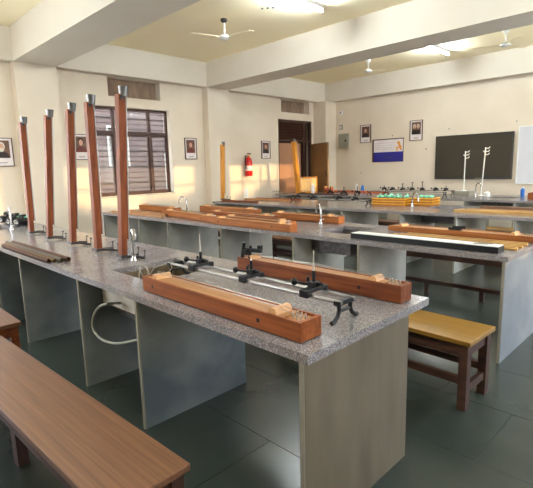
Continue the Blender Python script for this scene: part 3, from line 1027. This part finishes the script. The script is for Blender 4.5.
# dark telescopes and glassware at the far left end of the front bench
random.seed(5)
TL = [('black telescope barrel lying nearest the left tap', -6.80, 2.02), ('black telescope barrel second from the left tap', -6.98, 1.98),
      ('black telescope barrel third from the left tap', -7.16, 2.04), ('black telescope barrel at the far left frame edge', -7.38, 1.99),
      ('black telescope barrel at the back of the left pile', -7.60, 2.06)]
for k, (lab, x, y) in enumerate(TL):
    t = thing('telescope', lab, 'telescope', (x, y, T + 0.046), R(-50), 'telescopes piled on the left end of the front bench')
    MB().tube([(-0.16, 0, 0), (0.05, 0, 0.012)], 0.036, 12).tube([(0.05, 0, 0.012), (0.17, 0, 0.02)], 0.045, 12).build('barrel', black_m, t, smooth=True)
    MB().tube([(0.17, 0, 0.02), (0.176, 0, 0.0205)], 0.03, 12).build('objective', case_m, t)
    MB().tube([(-0.03, 0.0, 0.045), (0.1, 0.0, 0.056)], 0.006, 6).build('trim_rod', brass_m if k % 2 else steel_m, t)
    MB().cbox(0, 0, -0.036, 0.07, 0.05, 0.02).build('foot', black_m, t)
    MB().tube([(0.02, 0, 0.03), (0.03, 0.01, 0.09)], 0.012, 8).cbox(0.03, 0.01, 0.095, 0.09, 0.05, 0.03).build('eyepiece_mount', black_m, t)
for k, (x, y) in enumerate(((-7.35, 2.16), (-7.05, 2.17))):
    t = thing('glass_prism_box', ('left' if k == 0 else 'right') + ' small green block resting on the pile behind the left tap', 'block', (x, y, T + 0.10), R(20), 'green blocks on the pile')
    MB().cbox(0, 0, 0, 0.14, 0.05, 0.03).build('block', green_m, t)
    MB().cbox(0, 0, -0.058, 0.12, 0.04, 0.084).build('stand', black_m, t)

# ------------------------------------------------------------------ yellow trays of green glassware
tr0 = None


trayside_m = mat('orange_tray_side', srgb(186, 112, 24), 0.5, scale=8)


def tray(x, y, z, w, d, lab, group):
    t = thing('tray', lab, 'tray', (x, y, z), R(3), group)
    mb = MB()
    mb.box(-w / 2, w / 2, -d / 2, d / 2, 0, 0.008)
    for (a, b, c, e) in ((-w / 2, w / 2, -d / 2, -d / 2 + 0.012), (-w / 2, w / 2, d / 2 - 0.012, d / 2), (-w / 2, -w / 2 + 0.012, -d / 2 + 0.012, d / 2 - 0.012), (w / 2 - 0.012, w / 2, -d / 2 + 0.012, d / 2 - 0.012)):
        mb.box(a, b, c, e, 0.008, 0.042)
    mb.build('tray_body', trayside_m, t)
    mb = MB()
    q = 0.018
    mb.box(-w / 2 - q, w / 2 + q, -d / 2 - q, -d / 2, 0.028, 0.042).box(-w / 2 - q, w / 2 + q, d / 2, d / 2 + q, 0.028, 0.042).box(-w / 2 - q, -w / 2, -d / 2, d / 2, 0.028, 0.042).box(w / 2, w / 2 + q, -d / 2, d / 2, 0.028, 0.042)
    mb.build('rim', traywood_m, t)
    return t


for (x, y, w, nm) in ((-4.06, 7.20, 0.60, 'large left'), (-3.56, 7.47, 0.32, 'small right')):
    for k in range(3):
        tray(x, y, T + 0.0005 + 0.046 * k, w, 0.34, ['bottom', 'middle', 'top'][k] + ' yellow tray of the ' + nm + ' stack on third bench', 'yellow trays on the third bench')
random.seed(21)
words = ['far left', 'left', 'left of middle', 'middle', 'right of middle', 'right', 'far right']
for k in range(7):
    x = -4.29 + 0.077 * k
    y = 7.20 + random.uniform(-0.05, 0.08)
    t = thing('wrapped_coil', 'green coil in the top of the large yellow tray, ' + words[k], 'coil', (x, y, T + 0.112), random.uniform(-0.15, 0.15), 'green coils in the large tray')
    s = random.uniform(0.9, 1.2)
    n = 14
    pts = [(0.022 * s * math.cos(2 * PI * q / n), 0.06 * s * math.sin(2 * PI * q / n), 0.04 + 0.015 * math.sin(q * 1.7)) for q in range(n + 1)]
    MB().tube(pts, 0.012, 8).build('coil', green_m, t, smooth=True)
    MB().tube([(-0.015, 0, 0.04), (0.01, 0.02, 0.085), (0.015, -0.03, 0.06)], 0.012, 8).build('loose_end', green_m, t, smooth=True)
for k in range(3):
    x = -3.65 + 0.09 * k
    t = thing('wrapped_coil', 'green coil in the small right yellow tray, ' + ['left', 'middle', 'right'][k], 'coil', (x, 7.47, T + 0.112), 0.0, 'green coils in the small tray')
    pts = [(0.02 * math.cos(2 * PI * q / 14), 0.06 * math.sin(2 * PI * q / 14), 0.04 + 0.012 * math.sin(q * 1.3)) for q in range(15)]
    MB().tube(pts, 0.016, 8).build('coil', green_m, t, smooth=True)

# ------------------------------------------------------------------ rear bench apparatus
casewood_m = mat('pale_yellow_case_back', srgb(244, 222, 150), 0.5, scale=9, col2=srgb(240, 205, 120))
# glowing glazed wooden case by the doorway
t = thing('glass_case', 'sunlit glazed wooden case on the rear bench in front of doorway', 'case', (-8.09, 9.72, T), R(40))
w, d, h = 0.54, 0.20, 0.44
mb = MB().box(-w / 2, w / 2, -d / 2, d / 2, 0, 0.03).box(-w / 2, w / 2, -d / 2, d / 2, h - 0.025, h)
for sx in (-1, 1):
    for sy in (-1, 1):
        mb.cbox(sx * (w / 2 - 0.014), sy * (d / 2 - 0.014), h / 2, 0.028, 0.028, h - 0.06)
mb.build('case_frame', goldwood_m, t)
for sy in (-1, 1):
    MB().cbox(0, sy * (d / 2 - 0.012), h / 2, w - 0.056, 0.004, h - 0.06).build('glass_pane', case_m, t)
MB().cbox(0, 0.02, 0.18, 0.01, 0.01, 0.3).cbox(0, 0.02, 0.30, 0.22, 0.008, 0.008).lathe([(0.0, 0.08), (0.045, 0.085), (0.045, 0.09), (0, 0.09)], 12, (-0.1, 0.02, 0)).lathe([(0.0, 0.08), (0.045, 0.085), (0.045, 0.09), (0, 0.09)], 12, (0.1, 0.02, 0)).build('balance_beam', brass_m, t)
MB().cbox(0, d / 2 - 0.03, h / 2, w - 0.06, 0.006, h - 0.07).build('back_board', casewood_m, t)

for k, x in enumerate((-7.62, -7.45)):
    t = thing('copper_jar', ('left' if k == 0 else 'right') + ' copper-orange jar beside the sunlit glass case', 'jar', (x, 9.95, T), 0, 'copper-orange jars')
    MB().lathe([(0, 0), (0.055, 0), (0.06, 0.02), (0.06, 0.13), (0.04, 0.15), (0, 0.15)], 16).build('jar_body', orangep_m, t, smooth=True)
    MB().lathe([(0, 0.15), (0.045, 0.15), (0.045, 0.175), (0, 0.178)], 16).build('lid', brass_m, t, smooth=True)
tag(MB().box(-0.5, 0.5, -0.03, 0.03, 0, 0.05).build('wooden_rod', orangep_m, loc=(-7.2, 10.3, T + 0.0005)), 'orange rod behind the copper jars on rear bench', 'rod')
tag(MB().box(-0.45, 0.45, -0.04, 0.04, 0, 0.05).build('wooden_rod', orangep_m, loc=(-6.35, 10.25, T + 0.0005)), 'orange rod on rear bench below the blue and white poster', 'rod')


def bottle(lab, x, y, z, r, h, m, cap, group=None):
    t = thing('bottle', lab, 'bottle', (x, y, z), 0, group)
    MB().lathe([(0, 0), (r * 0.95, 0), (r, 0.01), (r, h * 0.75), (r * 0.45, h * 0.87), (r * 0.45, h * 0.92), (0, h * 0.92)], 16).build('bottle_body', m, t, smooth=True)
    MB().lathe([(0, h * 0.92), (r * 0.55, h * 0.92), (r * 0.55, h), (0, h)], 14).build('cap', cap, t, smooth=True)
    return t


bottle('white plastic bottle beside the golden stand on third bench', -7.80, 7.15, T, 0.04, 0.26, white_m, white_m)
bottle('white bottle standing in front of the sunlit glass case', -7.6, 9.35, T, 0.045, 0.27, offwhite_m, white_m)
bottle('white bottle beside the blue bottle at left of the poster', -6.9, 10.35, T, 0.04, 0.22, white_m, white_m)
bottle('blue-capped bottle near the left part of rear bench', -6.72, 10.35, T, 0.045, 0.20, bluep_m, bluep_m)
bottle('blue spray bottle right of the rear sink', -2.82, 10.2, T, 0.04, 0.19, bluep_m, white_m)
bottle('white jar beside the rear tap', -3.42, 9.95, T, 0.06, 0.11, white_m, white_m)

# wire rack
t = thing('wire_rack', 'dark wire rack standing beside the fire extinguisher wall, third bench', 'rack', (-7.15, 7.52, T), R(10))
mb = MB()
for k in range(6):
    mb.tube([(-0.14 + 0.056 * k, 0, 0.0), (-0.14 + 0.056 * k, 0, 0.18 + 0.035 * math.sin(PI * k / 5))], 0.004, 5)
for z in (0.02, 0.1, 0.17):
    mb.tube([(-0.14, 0, z), (0.14, 0, z)], 0.004, 5)
mb.build('wires', darksteel_m, t)
MB().box(-0.15, 0.15, -0.06, 0.06, 0, 0.008).build('base', darksteel_m, t)

# grey box and the two white hook stands
t = thing('grey_box', 'low grey box under the left white hook stand', 'box', (-3.96, 10.14, T), R(-8))
MB().box(-0.17, 0.17, -0.12, 0.12, 0, 0.10).build('box_body', grey_m, t, bevel=0.004)
MB().box(-0.172, 0.172, -0.122, 0.122, 0.075, 0.08).build('lid_line', darksteel_m, t)


def hook_stand(lab, x, y, z, h, lean):
    t = thing('hook_stand', lab, 'stand', (x, y, z), 0, 'white hook stands', rot=(0, lean, 0))
    MB().tube([(0, 0, 0.01), (0, 0, h)], 0.012, 10).build('pole', white_m, t, smooth=True)
    MB().lathe([(0, 0), (0.06, 0), (0.05, 0.015), (0, 0.018)], 16).build('base', white_m, t, smooth=True)
    for k in range(3):
        zz = h - 0.02 - 0.065 * k
        MB().tube([(0, 0, zz), (0.05, 0.03, zz), (0.07, 0.045, zz + 0.03)], 0.009, 6).build('hook', white_m, t, smooth=True)
    MB().tube([(0, 0, h - 0.1), (-0.035, -0.02, h - 0.08)], 0.013, 6).build('thumb_screw', white_m, t, smooth=True)
    return t


hook_stand('left white three-hook stand rising in front of the screen', -3.99, 10.17, T + 0.1005, 0.86, 0.0)
hook_stand('right white three-hook stand leaning in front of the screen', -3.62, 10.16, T, 1.02, 0.05)

# orange crate with blue items at right edge
t = thing('wooden_crate', 'orange-brown wooden crate at the right frame edge on rear bench', 'crate', (-2.2, 9.62, T), 0)
mb = MB()
mb.box(-0.33, 0.33, -0.15, -0.135, 0, 0.12).box(-0.33, 0.33, 0.135, 0.15, 0, 0.12).box(-0.33, -0.315, -0.135, 0.135, 0, 0.12).box(0.315, 0.33, -0.135, 0.135, 0, 0.12).box(-0.315, 0.315, -0.135, 0.135, 0, 0.012)
mb.build('crate_body', boxwood_m, t)
MB().box(-0.31, 0.31, -0.13, 0.13, 0.09, 0.10).build('inner_shelf', darkwood_m, t)
t = thing('blue_clamp', 'bright blue clamp lying in the wooden crate at the right edge', 'clamp', (-2.33, 9.62, T + 0.103), R(30))
MB().cbox(0, 0, 0.021, 0.11, 0.05, 0.04).tube([(0, 0, 0.03), (0.07, 0.02, 0.07)], 0.016, 8).build('clamp_body', bluep_m, t)
MB().tube([(-0.05, 0, 0.03), (-0.08, 0, 0.03)], 0.01, 8).build('screw', steel_m, t)
o = MB().box(-0.14, 0.14, -0.05, 0.05, 0, 0.05).build('steel_block', darksteel_m, loc=(-2.05, 9.62, T + 0.103), bevel=0.006)
tag(o, 'grey steel block beside the blue clamp in the crate', 'block')

# ------------------------------------------------------------------ wall things
# interactive screen
t = thing('flat_screen', 'large dark flat screen mounted on the back wall', 'screen', (-4.41, YW, 1.155))
hw, h = 0.93, 1.10
MB().box(-hw, hw, -0.075, -0.012, 0, h).build('screen_case', tvframe_m, t, bevel=0.004)
MB().box(-hw + 0.02, hw - 0.02, -0.0775, -0.0745, 0.045, h - 0.02).build('screen_glass', screen_m, t)
MB().box(0.10, 0.26, -0.077, -0.0745, 0.016, 0.028).build('maker_strip', grey_m, t)
MB().box(-0.3, 0.3, -0.012, 0.0, 0.3, 0.8).build('wall_mount', black_m, t)
# whiteboard
t = thing('whiteboard', 'white writing board right of the large screen', 'whiteboard', (-2.4, YW, 1.04))
MB().box(-0.975, 0.975, -0.02, 0, 0.02, 1.30).build('writing_surface', board_m, t)
mb = MB()
mb.box(-1.0, 1.0, -0.028, 0, 0, 0.02).box(-1.0, 1.0, -0.028, 0, 1.30, 1.32).box(-1.0, -0.975, -0.028, 0, 0.02, 1.30).box(0.975, 1.0, -0.028, 0, 0.02, 1.30)
mb.build('board_frame', white_m, t)
# blue and white poster
t = thing('poster', 'white poster with blue lower band and small yellow emblem', 'poster', (-6.765, YW, 1.655))
w, h = 0.94, 0.61
MB().box(-w / 2, w / 2, -0.012, -0.002, 0.0, h * 0.44).build('blue_band', blue_m, t)
MB().box(-w / 2, w / 2, -0.012, -0.002, h * 0.44, h).build('white_field', offwhite_m, t)
mb = MB()
mb.box(-w / 2 - 0.02, w / 2 + 0.02, -0.022, 0, h, h + 0.025).box(-w / 2 - 0.025, -w / 2 + 0.02, -0.022, 0, -0.01, h)
mb.box(-w / 2, w / 2, -0.016, 0, -0.012, 0.0).box(w / 2, w / 2 + 0.012, -0.016, 0, -0.01, h)
mb.build('poster_rail', winframe_m, t)
for (x, z, rx, rz_) in ((0.335, 0.51, 0.05, 0.045), (0.39, 0.39, 0.045, 0.05), (0.30, 0.37, 0.04, 0.035), (0.36, 0.45, 0.035, 0.05), (0.41, 0.33, 0.025, 0.03), (0.29, 0.31, 0.03, 0.02)):
    MB().poly([(x + rx * math.cos(2 * PI * q / 12), -0.0121, z + rz_ * math.sin(2 * PI * q / 12)) for q in range(12)], (0, -0.001, 0)).build('emblem_shape', mustard_m, t)
for (x0_, x1_, z) in ((-0.38, 0.18, 0.51), (-0.34, 0.14, 0.45), (-0.38, 0.1, 0.39), (-0.36, 0.16, 0.34)):
    MB().box(x0_, x1_, -0.013, -0.012, z, z + 0.012).build('faint_line', faint_m, t)
MB().box(-0.12, 0.12, -0.013, -0.012, 0.12, 0.135).build('band_line', winframe_m, t)

# distribution box and fittings
t = thing('switch_box', 'grey metal switch box near the corner column', 'switch box', (-8.255, YW, 2.10))
MB().box(-0.165, 0.165, -0.08, 0, 0, 0.43).build('box_body', grey_m, t, bevel=0.004)
MB().box(-0.15, 0.15, -0.086, -0.08, 0.015, 0.415).build('box_door', grey_m, t)
MB().box(0.08, 0.12, -0.1, -0.086, 0.19, 0.25).build('handle', iron_m, t)
t = thing('electric_bell', 'round white bell high beside the corner column', 'bell', (-8.37, YW, 3.16))
MB().tube([(0, 0, 0), (0, -0.05, 0)], 0.07, 16).build('bell_dome', offwhite_m, t, smooth=True)
MB().tube([(0, -0.05, 0), (0, -0.06, 0)], 0.03, 12).build('bell_centre', grey_m, t)
t = thing('wall_socket', 'small grey fitting between the bell and the switch box', 'fitting', (-8.37, YW, 2.74))
MB().box(-0.05, 0.05, -0.04, 0, -0.08, 0.06).build('socket_body', grey_m, t, bevel=0.004)
MB().tube([(0, -0.02, 0.06), (0, -0.02, 0.16)], 0.012, 8).build('conduit', offwhite_m, t)
MB().box(-0.03, 0.03, -0.046, -0.04, -0.05, 0.02).build('socket_face', offwhite_m, t)
HK = [(-5.62, 1.95, 'small screw hook left of the large screen, under the couple portrait'), (-6.62, 2.36, 'small screw hook above the poster'),
      (-5.02, 2.42, 'small screw hook above the left part of the screen'), (-3.45, 2.47, 'small screw hook above the screen right corner'),
      (-7.65, 1.35, 'small screw low on wall left of the poster')]
for (x, z, lab) in HK:
    t = MB().tube([(x, YW, z), (x, YW - 0.03, z), (x, YW - 0.035, z + 0.02)], 0.008, 6).build('wall_hook', iron_m)
    tag(t, lab, 'hook', 'wall hooks on the back wall')


def portrait(lab, axis, a, b, z0, z1, coat, hair, two=False, white_hair=False, tilt=0.0):
    """axis 'x': hangs on the left wall spanning y a..b ; axis 'y': on the back wall spanning x a..b"""
    w, h = b - a, z1 - z0
    if axis == 'x':
        t = thing('framed_portrait', lab, 'picture', (XW, (a + b) / 2, z0), 0, 'framed portraits', rot=(tilt, 0, PI / 2))
    else:
        t = thing('framed_portrait', lab, 'picture', ((a + b) / 2, YW, z0), 0, 'framed portraits')
    f = 0.014
    mb = MB()
    mb.box(-w / 2, w / 2, -0.028, 0, 0, f).box(-w / 2, w / 2, -0.028, 0, h - f, h).box(-w / 2, -w / 2 + f, -0.028, 0, f, h - f).box(w / 2 - f, w / 2, -0.028, 0, f, h - f)
    mb.build('frame', pframe_m, t)
    MB().box(-w / 2 + f, w / 2 - f, -0.012, -0.002, f, h - f).build('mount', offwhite_m, t)
    pw, pz0, pz1 = w * 0.36, h * 0.30, h * 0.91
    pr = MB().box(-pw, pw, -0.014, -0.012, pz0, pz1).build('portrait_print', sepia_m, t)

    def disc(x, z, rx, rz_, m, nm, lay):
        q0 = [(x + rx * math.cos(2 * PI * q / 16), -0.0142 - 0.0006 * lay, z + rz_ * math.sin(2 * PI * q / 16)) for q in range(16)]
        q0 = [(max(-pw, min(pw, p[0])), p[1], max(pz0, min(pz1, p[2]))) for p in q0]
        MB().poly(q0, (0, -0.0005, 0)).build(nm, m, pr)
    for cx in ((-pw * 0.4, pw * 0.42) if two else (0,)):
        k = 0.72 if two else 1.0
        cz = pz0 + (pz1 - pz0) * 0.62
        disc(cx, pz0, pw * 0.95 * k, (pz1 - pz0) * 0.40, coat, 'printed_coat', 0)
        disc(cx, cz + 0.012, pw * 0.46 * k, (pz1 - pz0) * 0.26 * k, hair, 'printed_hair', 1)
        disc(cx, cz - 0.004, pw * 0.34 * k, (pz1 - pz0) * 0.20 * k, skin_m, 'printed_face', 2)
        if white_hair:
            disc(cx, cz - 0.05, pw * 0.3, 0.035, hair, 'printed_beard', 3)
    MB().box(-w * 0.22, w * 0.22, -0.0135, -0.012, h * 0.13, h * 0.145).box(-w * 0.16, w * 0.16, -0.0135, -0.012, h * 0.09, h * 0.10).build('caption_lines', pframe_m, t)
    return t


portrait('framed portrait of a white-haired man cut by left frame edge', 'x', 2.27, 2.645, 1.70, 2.20, coat_m, hairw_m, white_hair=True)
portrait('framed portrait of a red-faced sitter seen between the tube stands', 'x', 3.72, 4.05, 1.81, 2.31, redcoat_m, coat_m)
portrait('framed sepia portrait right of the barred window', 'x', 6.36, 6.70, 1.81, 2.31, redcoat_m, redcoat_m)
portrait('framed portrait between the fire extinguisher and the doorway', 'x', 8.90, 9.24, 1.82, 2.30, coat_m, redcoat_m)
portrait('framed portrait of a suited man left of the poster', 'y', -7.68, -7.32, 2.22, 2.73, coat_m, coat_m)
portrait('framed portrait of a pair right of the poster', 'y', -6.10, -5.74, 2.19, 2.72, coat_m, hairw_m, two=True)

# fire extinguisher
t = thing('fire_extinguisher', 'red fire extinguisher hung on the window wall', 'fire extinguisher', (XW + 0.11, 8.31, 1.36))
MB().lathe([(0, 0), (0.085, 0), (0.098, 0.02), (0.098, 0.38), (0.08, 0.45), (0.03, 0.50), (0.03, 0.53), (0, 0.53)], 20).build('cylinder_body', red_m, t, smooth=True)
MB().lathe([(0.0, 0.53), (0.035, 0.53), (0.035, 0.56), (0, 0.56)], 14).build('valve', brass_m, t)
MB().cbox(0.02, 0, 0.59, 0.14, 0.02, 0.02).cbox(0.03, 0, 0.565, 0.10, 0.018, 0.012).build('lever', black_m, t)
MB().tube([(0.0, -0.04, 0.55), (0.02, -0.12, 0.53), (0.03, -0.135, 0.40), (0.03, -0.125, 0.18)], 0.011, 8, 0.016).build('hose', black_m, t, smooth=True)
MB().lathe([(0.0992, 0.14), (0.0992, 0.27)], 20).build('label_band', offwhite_m, t)
MB().box(-0.11, -0.08, -0.02, 0.02, 0.38, 0.5).build('wall_bracket', iron_m, t)
tag(MB().box(XW, XW + 0.02, 9.10, 9.28, 1.25, 1.40).build('switch_plate', wall_m), 'cream switch plate on wall beside the doorway', 'switch')


# ------------------------------------------------------------------ ceiling things
def tube_light(lab, x, y, L=1.2):
    t = thing('tube_light', lab, 'light', (x, y, ZC), 0, 'fluorescent tube lights')
    MB().box(-0.03, 0.03, -L / 2, L / 2, -0.055, 0).build('batten', white_m, t)
    for s in (-1, 1):
        MB().box(-0.02, 0.02, s * (L / 2) - 0.015, s * (L / 2) + 0.015, -0.10, -0.055).build('end_holder', white_m, t)
    MB().tube([(0, -L / 2 + 0.015, -0.08), (0, L / 2 - 0.015, -0.08)], 0.015, 12).build('glowing_tube', lamp_m, t, smooth=True)
    return t


tube_light('glowing tube light cut by the top frame edge', -4.70, 5.45)
tube_light('glowing tube light between the middle beam and the screen wall', -4.60, 9.95, 1.1)
tube_light('tube light on the ceiling above the camera side of the room', -4.70, 0.6)
tube_light('tube light above the right-hand aisle, middle bay', -0.6, 5.45)
tube_light('tube light on the ceiling right above the camera', -0.6, 0.6)
tube_light('added unseen tube light in the far bay beyond the right frame edge', -0.6, 9.95)  # unseen extra tube, added to brighten the ceiling


def ceiling_fan(lab, x, y, drop, ph):
    t = thing('ceiling_fan', lab, 'fan', (x, y, ZC), R(ph), 'ceiling fans')
    MB().lathe([(0, 0), (0.055, 0), (0.06, -0.03), (0.03, -0.06), (0, -0.06)], 16).build('canopy', iron_m if drop > 0.27 else white_m, t, smooth=True)
    MB().tube([(0, 0, -0.05), (0, 0, -drop + 0.03)], 0.013, 8).build('down_rod', white_m, t, smooth=True)
    MB().lathe([(0, -drop + 0.045), (0.05, -drop + 0.04), (0.09, -drop + 0.01), (0.09, -drop - 0.02), (0.05, -drop - 0.045), (0, -drop - 0.05)], 20).build('motor', white_m, t, smooth=True)
    for k in range(3):
        a = 2 * PI * k / 3
        M = Matrix.Rotation(a, 4, 'Z') @ Matrix.Translation((0, 0, -drop - 0.005)) @ Matrix.Rotation(R(3), 4, 'X')
        mb = MB()
        mb.box(0.07, 0.17, -0.02, 0.02, -0.003, 0.003, M)
        mb.poly([M @ Vector(p) for p in ((0.15, -0.045, 0), (0.58, -0.065, 0), (0.60, 0.0, 0), (0.58, 0.065, 0), (0.15, 0.045, 0))], M.to_3x3() @ Vector((0, 0, 0.004)))
        mb.build('blade', ceil_m, t)
    return t


ceiling_fan('cream ceiling fan with dark canopy, nearest of the fans, left', -6.19, 5.29, 0.29, 10)
ceiling_fan('cream ceiling fan in the far bay above the portraits', -6.26, 9.83, 0.25, 40)
ceiling_fan('cream ceiling fan in the far bay near the right frame edge', -3.19, 9.81, 0.26, 70)
for k in range(3):
    o = MB().lathe([(0, 0), (0.02, 0), (0.018, -0.012), (0, -0.014)], 8, (-5.40 + 0.07 * k, 5.42 + 0.05 * k, ZC)).build('ceiling_hook', iron_m)
    tag(o, ['left', 'middle', 'right'][k] + ' dark hook mark on the ceiling beside the nearest fan', 'hook', 'ceiling hooks')

# ------------------------------------------------------------------ rest everything a hair above the worktops
bpy.context.view_layer.update()
for o in [q for q in S.objects if q.parent is None and q.get('category') and q.name.split('.')[0] not in ('lab_bench', 'bench_seat', 'cable_tangle', 'hedge', 'building')]:
    lo = None
    stack = [o]
    while stack:
        q = stack.pop()
        stack += list(q.children)
        if q.type == 'MESH':
            for v in q.data.vertices:
                z = (q.matrix_world @ v.co).z
                lo = z if lo is None or z < lo else lo
    if lo is not None and T - 0.012 < lo < T + 0.004:
        o.location.z += T + 0.0012 - lo
